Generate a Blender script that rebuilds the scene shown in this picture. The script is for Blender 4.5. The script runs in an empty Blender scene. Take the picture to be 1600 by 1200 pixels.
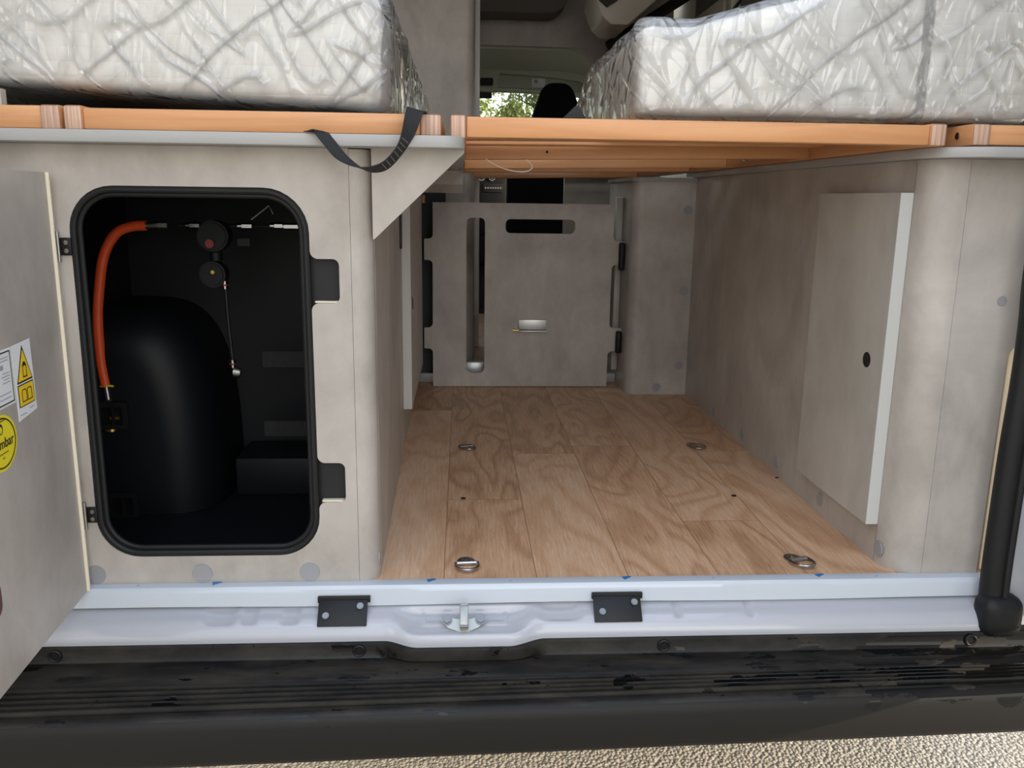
import bpy, bmesh, math, random
from mathutils import Vector, Matrix, noise
random.seed(7)
S = bpy.context.scene
COL = S.collection

# ------------------------------------------------------------------ camera
cam_d = bpy.data.cameras.new('camera'); cam = bpy.data.objects.new('camera', cam_d); COL.objects.link(cam)
yw = Vector((-78, 292, 1330)).normalized()
zw = Vector((81, 6000, -1330)); zw = (zw - yw * zw.dot(yw)).normalized()
xw = yw.cross(zw)
if xw[0] < 0: xw = -xw
right = Vector((xw[0], yw[0], zw[0])); up = Vector((xw[1], yw[1], zw[1])); fwd = Vector((xw[2], yw[2], zw[2]))
M = Matrix((right, up, -fwd)).transposed().to_4x4(); M.translation = Vector((0, -1.31, .62))
cam.matrix_world = M
cam_d.sensor_width = 36; cam_d.lens = 1330 / 1600 * 36; cam_d.clip_start = .02; cam_d.clip_end = 300
S.camera = cam

# ------------------------------------------------------------------ world, sun, exposure
S.view_settings.view_transform = 'Standard'; S.view_settings.look = 'None'
S.view_settings.gamma = 1; S.view_settings.use_curve_mapping = False
S.view_settings.exposure = 0.03
W = bpy.data.worlds.new('sky'); S.world = W; W.use_nodes = True
nt = W.node_tree; nt.nodes.clear()
o_ = nt.nodes.new('ShaderNodeOutputWorld'); bg = nt.nodes.new('ShaderNodeBackground')
tc = nt.nodes.new('ShaderNodeTexCoord'); sp = nt.nodes.new('ShaderNodeSeparateXYZ')
cr = nt.nodes.new('ShaderNodeValToRGB')
cr.color_ramp.elements[0].position = 0.0; cr.color_ramp.elements[0].color = (1.0, .97, .92, 1)
cr.color_ramp.elements[1].position = 1.0; cr.color_ramp.elements[1].color = (.55, .68, .95, 1)
e = cr.color_ramp.elements.new(.30); e.color = (.90, .93, .96, 1)
nt.links.new(tc.outputs['Generated'], sp.inputs[0]); nt.links.new(sp.outputs[2], cr.inputs[0])
cn = nt.nodes.new('ShaderNodeTexNoise'); cn.inputs['Scale'].default_value = 2.6; cn.inputs['Detail'].default_value = 5
c2 = nt.nodes.new('ShaderNodeValToRGB'); c2.color_ramp.elements[0].position = .42; c2.color_ramp.elements[0].color = (1.15, 1.15, 1.15, 1)
c2.color_ramp.elements[1].position = .66; c2.color_ramp.elements[1].color = (3.6, 3.5, 3.35, 1)
mm = nt.nodes.new('ShaderNodeMix'); mm.data_type = 'RGBA'; mm.blend_type = 'MULTIPLY'; mm.inputs[0].default_value = 1; mm.clamp_result = False
nt.links.new(tc.outputs['Generated'], cn.inputs['Vector']); nt.links.new(cn.outputs[0], c2.inputs[0])
nt.links.new(cr.outputs[0], mm.inputs[6]); nt.links.new(c2.outputs[0], mm.inputs[7])
nt.links.new(mm.outputs[2], bg.inputs[0]); bg.inputs[1].default_value = 1.15
nt.links.new(bg.outputs[0], o_.inputs[0])
sd = bpy.data.lights.new('sun', 'SUN'); sd.energy = 5.5; sd.angle = math.radians(.6); sd.color = (1, .86, .66)
sun = bpy.data.objects.new('sun', sd); COL.objects.link(sun)
sun.rotation_euler = Vector((-.88, .42, -.22)).to_track_quat('-Z', 'Y').to_euler(); sun.location = (5, -3, 4)

# ------------------------------------------------------------------ helpers
MATS = {}
def mat(name, col, rough=.5, metal=0, bump=0, bscale=60, var=0, vscale=6, spec=.5, coat=0):
    m = bpy.data.materials.new(name); m.use_nodes = True; n = m.node_tree
    b = n.nodes['Principled BSDF']
    b.inputs['Base Color'].default_value = (*col, 1); b.inputs['Roughness'].default_value = rough
    b.inputs['Metallic'].default_value = metal; b.inputs['Specular IOR Level'].default_value = spec
    b.inputs['Coat Weight'].default_value = coat
    t = n.nodes.new('ShaderNodeTexCoord')
    if var:
        z = n.nodes.new('ShaderNodeTexNoise'); z.inputs['Scale'].default_value = vscale; z.inputs['Detail'].default_value = 4
        r = n.nodes.new('ShaderNodeValToRGB')
        r.color_ramp.elements[0].position = .3; r.color_ramp.elements[1].position = .7
        r.color_ramp.elements[0].color = (*[c * (1 - var) for c in col], 1); r.color_ramp.elements[1].color = (*[min(1, c * (1 + var)) for c in col], 1)
        n.links.new(t.outputs['Object'], z.inputs['Vector']); n.links.new(z.outputs[0], r.inputs[0]); n.links.new(r.outputs[0], b.inputs['Base Color'])
    if bump:
        z = n.nodes.new('ShaderNodeTexNoise'); z.inputs['Scale'].default_value = bscale; z.inputs['Detail'].default_value = 3
        p = n.nodes.new('ShaderNodeBump'); p.inputs['Strength'].default_value = bump; p.inputs['Distance'].default_value = .002
        n.links.new(t.outputs['Object'], z.inputs['Vector']); n.links.new(z.outputs[0], p.inputs['Height']); n.links.new(p.outputs[0], b.inputs['Normal'])
    MATS[name] = m; return m
def nd(m, typ, **kw):
    x = m.node_tree.nodes.new(typ)
    for k, v in kw.items():
        if k in x.inputs: x.inputs[k].default_value = v
        else: setattr(x, k, v)
    return x
def ramp(m, stops):
    r = m.node_tree.nodes.new('ShaderNodeValToRGB'); el = r.color_ramp.elements
    el[0].position, el[0].color = stops[0][0], (*stops[0][1], 1)
    el[1].position, el[1].color = stops[-1][0], (*stops[-1][1], 1)
    for p, c in stops[1:-1]:
        q = el.new(p); q.color = (*c, 1)
    return r
def math_(m, op, a, b=None, c=None):
    x = m.node_tree.nodes.new('ShaderNodeMath'); x.operation = op
    for i, v in enumerate((a, b, c)):
        if v is None: continue
        if isinstance(v, (int, float)): x.inputs[i].default_value = v
        else: m.node_tree.links.new(v, x.inputs[i])
    return x.outputs[0]
def mapped(m, scale, src='Object'):
    t = nd(m, 'ShaderNodeTexCoord'); p = nd(m, 'ShaderNodeMapping'); p.inputs['Scale'].default_value = scale
    m.node_tree.links.new(t.outputs[src], p.inputs[0]); return p.outputs[0]
def L(m, a, b): m.node_tree.links.new(a, b)

def finish(me, m):
    if isinstance(m, str): m = MATS[m]
    me.materials.clear(); me.materials.append(m)
def obj(name, me, m, parent=None, smooth=True, angle=35):
    if isinstance(me, bmesh.types.BMesh):
        bm = me; bmesh.ops.recalc_face_normals(bm, faces=bm.faces)
        me = bpy.data.meshes.new(name); bm.to_mesh(me); bm.free()
    me.name = name
    if parent is not None:
        off = Vector(parent.get('_w', parent.location)); me.transform(Matrix.Translation(-off))
    finish(me, m)
    if smooth:
        for p in me.polygons: p.use_smooth = True
        try: me.set_sharp_from_angle(angle=math.radians(angle))
        except Exception: pass
    o = bpy.data.objects.new(name, me); COL.objects.link(o)
    if parent is not None:
        o.parent = parent; o['_w'] = list(off)
    return o
def thing(name, label, cat, loc, group=None):
    o = bpy.data.objects.new(name, None); COL.objects.link(o); o.location = loc; o.empty_display_size = .05
    o['label'] = label; o['category'] = cat
    if group: o['group'] = group
    return o
def tag(o, label, cat, group=None):
    o['label'] = label; o['category'] = cat
    if group: o['group'] = group
    return o
def struct(o): o['kind'] = 'structure'; return o

def box(x0, x1, y0, y1, z0, z1, bev=0, seg=2, bm=None):
    b = bmesh.new()
    r = bmesh.ops.create_cube(b, size=1)
    for v in b.verts: v.co = Vector(((x0 + x1) / 2 + v.co.x * (x1 - x0), (y0 + y1) / 2 + v.co.y * (y1 - y0), (z0 + z1) / 2 + v.co.z * (z1 - z0)))
    if bev: bmesh.ops.bevel(b, geom=b.edges[:], offset=bev, segments=seg, affect='EDGES', profile=.5)
    return join(bm, b)
def join(a, b):
    if a is None: return b
    me = bpy.data.meshes.new('t'); b.to_mesh(me); b.free(); a.from_mesh(me); bpy.data.meshes.remove(me); return a
def cyl(p0, p1, r, seg=24, bm=None, bev=0, r2=None):
    p0, p1 = Vector(p0), Vector(p1); b = bmesh.new(); d = p1 - p0
    bmesh.ops.create_cone(b, cap_ends=True, segments=seg, radius1=r, radius2=r if r2 is None else r2, depth=d.length)
    if bev:
        ed = [e for e in b.edges if len(e.link_faces) == 2 and any(len(f.verts) > 4 for f in e.link_faces)]
        bmesh.ops.bevel(b, geom=ed, offset=bev, segments=2, affect='EDGES')
    b.transform(Matrix.Translation((p0 + p1) / 2) @ d.to_track_quat('Z', 'Y').to_matrix().to_4x4())
    return join(bm, b)
def spline(pts, n=8):
    pts = [Vector(p) for p in pts]; P = [pts[0] * 2 - pts[1]] + pts + [pts[-1] * 2 - pts[-2]]; out = []
    for i in range(1, len(P) - 2):
        for k in range(n):
            t = k / n; a, b, c, d = P[i - 1:i + 3]
            out.append(.5 * ((2 * b) + (c - a) * t + (2 * a - 5 * b + 4 * c - d) * t * t + (3 * b - a - 3 * c + d) * t ** 3))
    out.append(pts[-1]); return out
def tube(pts, r, seg=12, closed=False, bm=None, rfun=None):
    b = bmesh.new(); n = len(pts); rings = []; up_ = None
    for i, p in enumerate(pts):
        p = Vector(p)
        t = (Vector(pts[(i + 1) % n]) - Vector(pts[i - 1])) if (closed or 0 < i < n - 1) else (Vector(pts[1]) - Vector(pts[0]) if i == 0 else Vector(pts[-1]) - Vector(pts[-2]))
        t.normalize()
        if up_ is None:
            up_ = Vector((0, 0, 1)) if abs(t.z) < .9 else Vector((1, 0, 0))
        a = (up_ - t * up_.dot(t)).normalized(); up_ = a; c = t.cross(a)
        rr = rfun(i / (n - 1)) if rfun else r
        rings.append([b.verts.new(p + (a * math.cos(2 * math.pi * k / seg) + c * math.sin(2 * math.pi * k / seg)) * rr) for k in range(seg)])
    m_ = n if closed else n - 1
    for i in range(m_):
        A, B = rings[i], rings[(i + 1) % n]
        if closed and i == n - 1:
            sh = min(range(seg), key=lambda s: (A[0].co - B[s].co).length); B = B[sh:] + B[:sh]
        for k in range(seg): b.faces.new((A[k], A[(k + 1) % seg], B[(k + 1) % seg], B[k]))
    if not closed: b.faces.new(rings[0]); b.faces.new(rings[-1][::-1])
    return join(bm, b)
def rpoly(pts, n=6):
    """polygon corners (u, v[, radius]) -> outline with rounded corners"""
    out = []; N = len(pts)
    for i, p in enumerate(pts):
        r = p[2] if len(p) > 2 else 0
        P = Vector(p[:2])
        if not r: out.append(P); continue
        A = Vector(pts[i - 1][:2]); B = Vector(pts[(i + 1) % N][:2])
        a = (A - P).normalized(); b = (B - P).normalized(); ang = a.angle(b); d = r / math.tan(ang / 2)
        c = P + (a + b).normalized() * (r / math.sin(ang / 2)); s = P + a * d; e_ = P + b * d
        a0 = math.atan2((s - c).y, (s - c).x); a1 = math.atan2((e_ - c).y, (e_ - c).x); da = (a1 - a0 + math.pi) % (2 * math.pi) - math.pi
        out += [c + Vector((math.cos(a0 + da * k / n), math.sin(a0 + da * k / n))) * r for k in range(n + 1)]
    return out
def rrect(u0, u1, v0, v1, r, n=6): return rpoly([(u0, v0, r), (u1, v0, r), (u1, v1, r), (u0, v1, r)], n)
DG = lambda: bpy.context.evaluated_depsgraph_get()
def from_curve(cu):
    o = bpy.data.objects.new('t', cu); COL.objects.link(o); bpy.context.view_layer.update()
    me = bpy.data.meshes.new_from_object(o.evaluated_get(DG())); bpy.data.objects.remove(o); bpy.data.curves.remove(cu); return me
FR = {  # plane frames: columns = where u, v and the normal point
    'xz': Matrix(((1, 0, 0), (0, 0, 1), (0, 1, 0))).transposed(),
    'yz': Matrix(((0, 1, 0), (0, 0, 1), (1, 0, 0))).transposed(),
    'xy': Matrix(((1, 0, 0), (0, 1, 0), (0, 0, 1))).transposed()}
def plate(outlines, plane, w0, w1, bev=0.0):
    cu = bpy.data.curves.new('t', 'CURVE'); cu.dimensions = '2D'; cu.fill_mode = 'BOTH'
    cu.extrude = (w1 - w0) / 2 - bev; cu.bevel_depth = bev; cu.offset = -bev; cu.bevel_resolution = 1
    for ol in outlines:
        s = cu.splines.new('POLY'); s.points.add(len(ol) - 1); s.use_cyclic_u = True
        for i, p in enumerate(ol): s.points[i].co = (p[0], p[1], 0, 1)
    me = from_curve(cu)
    me.transform(Matrix.Translation((0, 0, (w0 + w1) / 2)))
    R = FR[plane] if isinstance(plane, str) else plane
    me.transform(R.to_4x4())
    b = bmesh.new(); b.from_mesh(me); bmesh.ops.remove_doubles(b, verts=b.verts, dist=1e-5); bpy.data.meshes.remove(me); return b
def text(body, size, extrude=.0002):
    cu = bpy.data.curves.new('t', 'FONT'); cu.body = body; cu.size = size; cu.extrude = extrude; cu.align_x = 'CENTER'; cu.align_y = 'CENTER'
    me = from_curve(cu); b = bmesh.new(); b.from_mesh(me); bpy.data.meshes.remove(me); return b
def sweep_profile(prof, x0, x1, n, fun=None):
    """prof: list of (y, z); grid along x; fun(x, y, z, k) -> (x, y, z)"""
    b = bmesh.new(); rows = []
    for i in range(n + 1):
        x = x0 + (x1 - x0) * i / n
        rows.append([b.verts.new(fun(x, y, z, k) if fun else (x, y, z)) for k, (y, z) in enumerate(prof)])
    for i in range(n):
        for k in range(len(prof) - 1): b.faces.new((rows[i][k], rows[i + 1][k], rows[i + 1][k + 1], rows[i][k + 1]))
    return b
def strip(pts, width, wdir, th=.0015):
    """flat band along pts; wdir(i) gives the width direction"""
    b = bmesh.new(); prev = None; n = len(pts)
    for i, p in enumerate(pts):
        p = Vector(p); t = (Vector(pts[min(i + 1, n - 1)]) - Vector(pts[max(i - 1, 0)])).normalized()
        w = Vector(wdir(i / (n - 1))); w = (w - t * w.dot(t)).normalized() * width / 2; nn = t.cross(w).normalized() * th / 2
        q = [b.verts.new(p + w + nn), b.verts.new(p - w + nn), b.verts.new(p - w - nn), b.verts.new(p + w - nn)]
        if prev:
            for k in range(4): b.faces.new((prev[k], prev[(k + 1) % 4], q[(k + 1) % 4], q[k]))
        else: b.faces.new(q)
        prev = q
    b.faces.new(prev[::-1]); return b
def sstep(a, b, x):
    t = max(0, min(1, (x - a) / (b - a))); return t * t * (3 - 2 * t)
def copy_tree(o, parent=None):
    c = o.copy(); COL.objects.link(c)
    if parent: c.parent = parent
    for ch in [q for q in bpy.data.objects if q.parent == o and q != c]: copy_tree(ch, c)
    return c

# ------------------------------------------------------------------ materials
def laminate(name, a, b, rough=.42):
    m = mat(name, a, rough); n = m.node_tree; B = n.nodes['Principled BSDF']
    z1 = nd(m, 'ShaderNodeTexNoise', Scale=3.2, Detail=6, Roughness=.6, Distortion=.6); L(m, mapped(m, (1.4, 1.4, 1)), z1.inputs[0])
    z2 = nd(m, 'ShaderNodeTexNoise', Scale=16, Detail=5, Roughness=.65, Distortion=.3); L(m, mapped(m, (1.3, 1.3, .8)), z2.inputs[0])
    v = math_(m, 'ADD', math_(m, 'MULTIPLY', z1.outputs[0], .7), math_(m, 'MULTIPLY', z2.outputs[0], .3))
    r = ramp(m, [(.36, a), (.5, [(p + q) / 2 for p, q in zip(a, b)]), (.64, b)]); L(m, v, r.inputs[0]); L(m, r.outputs[0], B.inputs['Base Color'])
    return m
laminate('laminate', (.33, .298, .265), (.50, .46, .415))
laminate('laminate_pale', (.38, .36, .32), (.50, .475, .43))
mat('laminate_edge', (.50, .50, .48), .4)
mat('shelf_edge', (.36, .355, .34), .4)
mat('edge_white', (.80, .78, .74), .4)
mat('lit_edge', (.82, .74, .58), .5)  # light put into the colour: cream for edges that catch it
def woodm(name, a, b, axis):
    m = mat(name, a, .4); B = m.node_tree.nodes['Principled BSDF']
    sc = {'x': (.9, 14, 14), 'y': (14, .9, 14), 'end': (90, 3, 2.0)}[axis]
    z = nd(m, 'ShaderNodeTexNoise', Scale=3.0, Detail=5, Roughness=.55, Distortion=.4 if axis != 'end' else .1); L(m, mapped(m, sc), z.inputs[0])
    r = ramp(m, [(.35, a), (.65, b)]); L(m, z.outputs[0], r.inputs[0]); L(m, r.outputs[0], B.inputs['Base Color']); return m
woodm('beech_x', (.52, .235, .09), (.66, .33, .145), 'x')
woodm('beech_y', (.50, .23, .09), (.62, .31, .14), 'y')
woodm('beech_end', (.38, .22, .145), (.62, .42, .31), 'end')
mat('black_plastic', (.008, .008, .0085), .45, bump=.15, bscale=400, spec=.35)
mat('box_black', (.004, .005, .007), .55, spec=.3)
mat('box_sheen', (.004, .005, .007), .5, spec=.22)
mat('rubber', (.010, .0105, .011), .5, bump=.1, bscale=200, spec=.3)
mat('recess_grey', (.016, .016, .018), .6, spec=.3)
mat('chrome', (.42, .42, .42), .22, 1)
mat('bolt_steel', (.20, .20, .20), .34, 1)
mat('zinc', (.36, .36, .32), .35, 1)
mat('brass', (.75, .5, .16), .3, 1)
mat('cap_grey', (.30, .30, .31), .45)
mat('trim_film', (.52, .57, .62), .16, coat=.3)
mat('van_white', (.42, .43, .46), .2, coat=.6)
mat('film_blue', (.02, .18, .45), .3)
mat('beige_metal', (.50, .46, .38), .4)
mat('cab_liner', (.48, .51, .42), .7)
mat('dark_liner', (.13, .12, .105), .7)
mat('seat_fabric', (.008, .009, .012), .9, spec=.1, bump=.2)
mat('strap_black', (.016, .016, .017), .75, bump=.6, bscale=500)
mat('strap_stitch', (.16, .15, .12), .8)
mat('hose_orange', (.72, .085, .018), .45)
mat('red_ring', (.2, .015, .012), .5)
mat('label_white', (.78, .79, .80), .5)
mat('label_yellow', (.85, .58, .02), .5)
mat('label_lemon', (.82, .70, .03), .5)
mat('ink', (.015, .012, .012), .6)
mat('ink_grey', (.35, .36, .40), .6)
mat('thread', (.75, .72, .66), .6)
mat('dark_hole', (.004, .004, .004), .8)
mat('yellow_tag', (.6, .45, .02), .5)
mat('bark', (.10, .07, .045), .9)
mat('leaf', (.15, .17, .035), .8, var=.5, vscale=3)
mat('brown_knob', (.10, .03, .02), .5)
mat('aluminium', (.55, .56, .56), .35, .6)
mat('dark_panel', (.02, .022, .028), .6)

def floor_mat():
    m = mat('oak_vinyl', (.4, .25, .14), .38); B = m.node_tree.nodes['Principled BSDF']
    at = nd(m, 'ShaderNodeAttribute'); at.attribute_name = 'seed'; tc_ = nd(m, 'ShaderNodeTexCoord'); sx = nd(m, 'ShaderNodeSeparateXYZ'); L(m, tc_.outputs['Object'], sx.inputs[0])
    cx = nd(m, 'ShaderNodeCombineXYZ'); L(m, math_(m, 'MULTIPLY_ADD', at.outputs['Fac'], 37.0, sx.outputs[0]), cx.inputs[0])
    L(m, math_(m, 'MULTIPLY', sx.outputs[1], .30), cx.inputs[1]); L(m, at.outputs['Fac'], cx.inputs[2])
    n1 = nd(m, 'ShaderNodeTexNoise', Scale=5.5, Detail=2.0, Roughness=.45, Distortion=.35); L(m, cx.outputs[0], n1.inputs[0])
    rings = math_(m, 'SINE', math_(m, 'MULTIPLY', n1.outputs[0], 70.0))
    rings = math_(m, 'POWER', math_(m, 'MULTIPLY_ADD', rings, .5, .5), 2.2)
    fx = nd(m, 'ShaderNodeCombineXYZ'); L(m, math_(m, 'MULTIPLY_ADD', at.outputs['Fac'], 9.0, math_(m, 'MULTIPLY', sx.outputs[0], 26)), fx.inputs[0]); L(m, math_(m, 'MULTIPLY', sx.outputs[1], 1.6), fx.inputs[1])
    n2 = nd(m, 'ShaderNodeTexNoise', Scale=9, Detail=5, Roughness=.7, Distortion=.6); L(m, fx.outputs[0], n2.inputs[0])
    n3 = nd(m, 'ShaderNodeTexNoise', Scale=3.2, Detail=3); L(m, cx.outputs[0], n3.inputs[0])
    v = math_(m, 'ADD', math_(m, 'MULTIPLY', n2.outputs[0], .62), math_(m, 'MULTIPLY', n3.outputs[0], .38))
    v = math_(m, 'SUBTRACT', v, math_(m, 'MULTIPLY', rings, math_(m, 'MULTIPLY', math_(m, 'MULTIPLY', n2.outputs[0], n3.outputs[0]), .46)))
    v = math_(m, 'ADD', v, math_(m, 'MULTIPLY', math_(m, 'SUBTRACT', at.outputs['Fac'], .35), .17))
    r = ramp(m, [(.26, (.30, .16, .083)), (.40, (.53, .31, .175)), (.52, (.66, .42, .255)), (.68, (.76, .55, .38))]); L(m, v, r.inputs[0])
    uv = nd(m, 'ShaderNodeUVMap'); uv.uv_map = 'plank'; su = nd(m, 'ShaderNodeSeparateXYZ'); L(m, uv.outputs[0], su.inputs[0])
    du = math_(m, 'MINIMUM', su.outputs[0], math_(m, 'SUBTRACT', .155, su.outputs[0]))
    gap = math_(m, 'LESS_THAN', math_(m, 'MINIMUM', du, math_(m, 'MULTIPLY', su.outputs[1], .6)), .0009)
    mx = nd(m, 'ShaderNodeMix'); mx.data_type = 'RGBA'; L(m, math_(m, 'MULTIPLY', gap, .6), mx.inputs[0]); L(m, r.outputs[0], mx.inputs[6]); mx.inputs[7].default_value = (.11, .05, .025, 1)
    L(m, mx.outputs[2], B.inputs['Base Color'])
    bp = nd(m, 'ShaderNodeBump', Strength=.12, Distance=.001); L(m, n2.outputs[0], bp.inputs['Height']); L(m, bp.outputs[0], B.inputs['Normal'])
floor_mat()

def wrap_mat():
    m = bpy.data.materials.new('plastic_wrap'); m.use_nodes = True; n = m.node_tree; n.nodes.clear(); MATS['plastic_wrap'] = m
    out = nd(m, 'ShaderNodeOutputMaterial'); tr = nd(m, 'ShaderNodeBsdfTransparent'); tr.inputs[0].default_value = (.99, .99, .99, 1)
    gl = nd(m, 'ShaderNodeBsdfGlossy', Roughness=.13); gl.inputs[0].default_value = (1, 1, 1, 1)
    df = nd(m, 'ShaderNodeBsdfDiffuse'); df.inputs[0].default_value = (.85, .85, .84, 1)
    v = mapped(m, (1, 1, 1))
    def crease(rot, sc, sharp, dist, off):
        t = nd(m, 'ShaderNodeTexCoord'); r_ = nd(m, 'ShaderNodeMapping'); r_.inputs['Rotation'].default_value = (rot * .6, rot, rot * .4); r_.inputs['Location'].default_value = (off, off, 0); L(m, t.outputs['Object'], r_.inputs[0])
        q_ = nd(m, 'ShaderNodeMapping'); q_.inputs['Scale'].default_value = sc; L(m, r_.outputs[0], q_.inputs[0])
        z = nd(m, 'ShaderNodeTexNoise', Scale=1.0, Detail=1.5, Roughness=.5, Distortion=dist); L(m, q_.outputs[0], z.inputs[0])
        return math_(m, 'MAXIMUM', math_(m, 'SUBTRACT', 1, math_(m, 'MULTIPLY', math_(m, 'ABSOLUTE', math_(m, 'SUBTRACT', z.outputs[0], .5)), sharp)), 0)
    z3 = nd(m, 'ShaderNodeTexNoise', Scale=5, Detail=2); L(m, v, z3.inputs[0])
    z4 = nd(m, 'ShaderNodeTexNoise', Scale=7, Detail=1); L(m, mapped(m, (1, 1, 1.01)), z4.inputs[0])
    k1 = math_(m, 'MULTIPLY', crease(.65, (4, 4, 15), 26, .25, 0), z3.outputs[0])
    k2 = math_(m, 'MULTIPLY', crease(-.8, (5, 5, 20), 24, .3, 3), z4.outputs[0])
    k3 = math_(m, 'MULTIPLY', crease(1.25, (7, 7, 30), 15, .4, 7), math_(m, 'SUBTRACT', 1, z3.outputs[0]))
    h = math_(m, 'ADD', math_(m, 'ADD', math_(m, 'MULTIPLY', k1, .9), math_(m, 'MULTIPLY', k2, .7)), math_(m, 'ADD', math_(m, 'MULTIPLY', k3, .35), math_(m, 'MULTIPLY', z3.outputs[0], .8)))
    bp = nd(m, 'ShaderNodeBump', Strength=.8, Distance=.012); L(m, h, bp.inputs['Height'])
    L(m, bp.outputs[0], gl.inputs['Normal'])
    fr = nd(m, 'ShaderNodeFresnel', IOR=1.5); L(m, bp.outputs[0], fr.inputs['Normal'])
    f = math_(m, 'MINIMUM', math_(m, 'MULTIPLY_ADD', fr.outputs[0], 1.1, .03), 1)
    m1 = nd(m, 'ShaderNodeMixShader'); m1.inputs[0].default_value = .10; L(m, tr.outputs[0], m1.inputs[1]); L(m, df.outputs[0], m1.inputs[2])
    m2 = nd(m, 'ShaderNodeMixShader'); L(m, f, m2.inputs[0]); L(m, m1.outputs[0], m2.inputs[1]); L(m, gl.outputs[0], m2.inputs[2]); L(m, m2.outputs[0], out.inputs[0])
wrap_mat()
def mattress_mat():
    m = mat('mattress_white', (.80, .79, .75), .8); B = m.node_tree.nodes['Principled BSDF']
    t = nd(m, 'ShaderNodeTexCoord'); s = nd(m, 'ShaderNodeSeparateXYZ'); L(m, t.outputs['Object'], s.inputs[0])
    k = math.pi / .026
    a = math_(m, 'ABSOLUTE', math_(m, 'SINE', math_(m, 'MULTIPLY', math_(m, 'ADD', s.outputs[0], s.outputs[1]), k)))
    b = math_(m, 'ABSOLUTE', math_(m, 'SINE', math_(m, 'MULTIPLY', s.outputs[2], math.pi / .02)))
    h = math_(m, 'POWER', math_(m, 'MULTIPLY', a, b), .5)
    bp = nd(m, 'ShaderNodeBump', Strength=.25, Distance=.005); L(m, h, bp.inputs['Height']); L(m, bp.outputs[0], B.inputs['Normal'])
mattress_mat()
def glass_mat():
    m = bpy.data.materials.new('glass'); m.use_nodes = True; n = m.node_tree; n.nodes.clear(); MATS['glass'] = m
    out = nd(m, 'ShaderNodeOutputMaterial'); tr = nd(m, 'ShaderNodeBsdfTransparent'); tr.inputs[0].default_value = (.88, .93, .9, 1)
    gl = nd(m, 'ShaderNodeBsdfGlossy', Roughness=.02); mx = nd(m, 'ShaderNodeMixShader'); mx.inputs[0].default_value = .06
    L(m, tr.outputs[0], mx.inputs[1]); L(m, gl.outputs[0], mx.inputs[2]); L(m, mx.outputs[0], out.inputs[0])
glass_mat()
def bumper_mat():
    m = mat('bumper_plastic', (.02, .02, .021), .4, spec=.28); B = m.node_tree.nodes['Principled BSDF']
    t = nd(m, 'ShaderNodeTexCoord'); s = nd(m, 'ShaderNodeSeparateXYZ'); L(m, t.outputs['Object'], s.inputs[0])
    z = nd(m, 'ShaderNodeTexNoise', Scale=9, Detail=5, Roughness=.6); L(m, mapped(m, (1, 3, 2)), z.inputs[0])
    top = math_(m, 'GREATER_THAN', s.outputs[2], -.009)
    wx = math_(m, 'ADD', z.outputs[0], math_(m, 'MULTIPLY', math_(m, 'MAXIMUM', math_(m, 'SUBTRACT', s.outputs[0], .25), 0), .35))
    wx = math_(m, 'SUBTRACT', wx, math_(m, 'MULTIPLY', math_(m, 'MAXIMUM', math_(m, 'SUBTRACT', -.006, s.outputs[2]), 0), 4.5))
    wet = ramp(m, [(.60, (0, 0, 0)), (.615, (1, 1, 1))]); L(m, wx, wet.inputs[0])
    d = nd(m, 'ShaderNodeTexNoise', Scale=5, Detail=6, Roughness=.7); L(m, mapped(m, (1, 4, 2)), d.inputs[0])
    dust = ramp(m, [(.42, (.008, .0075, .007)), (.7, (.040, .034, .026))]); L(m, math_(m, 'MULTIPLY', d.outputs[0], math_(m, 'MULTIPLY_ADD', top, .35, .65)), dust.inputs[0])
    mx = nd(m, 'ShaderNodeMix'); mx.data_type = 'RGBA'; L(m, wet.outputs[0], mx.inputs[0]); L(m, dust.outputs[0], mx.inputs[6]); mx.inputs[7].default_value = (.006, .006, .006, 1)
    L(m, mx.outputs[2], B.inputs['Base Color'])
    L(m, math_(m, 'SUBTRACT', .48, math_(m, 'MULTIPLY', wet.outputs[0], .36)), B.inputs['Roughness'])
bumper_mat()
def ground_mat():
    m = mat('asphalt', (.2, .19, .17), .9); B = m.node_tree.nodes['Principled BSDF']
    v = nd(m, 'ShaderNodeTexVoronoi', Scale=130); L(m, mapped(m, (1, 1, 1)), v.inputs[0])
    z = nd(m, 'ShaderNodeTexNoise', Scale=160, Detail=4); L(m, mapped(m, (1, 1, 1)), z.inputs[0])
    r = ramp(m, [(.3, (.26, .225, .175)), (.7, (.66, .59, .48))]); L(m, z.outputs[0], r.inputs[0]); L(m, r.outputs[0], B.inputs['Base Color'])
    bp = nd(m, 'ShaderNodeBump', Strength=1, Distance=.008); bp.invert = True; L(m, v.outputs['Distance'], bp.inputs['Height']); L(m, bp.outputs[0], B.inputs['Normal'])
ground_mat()

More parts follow.
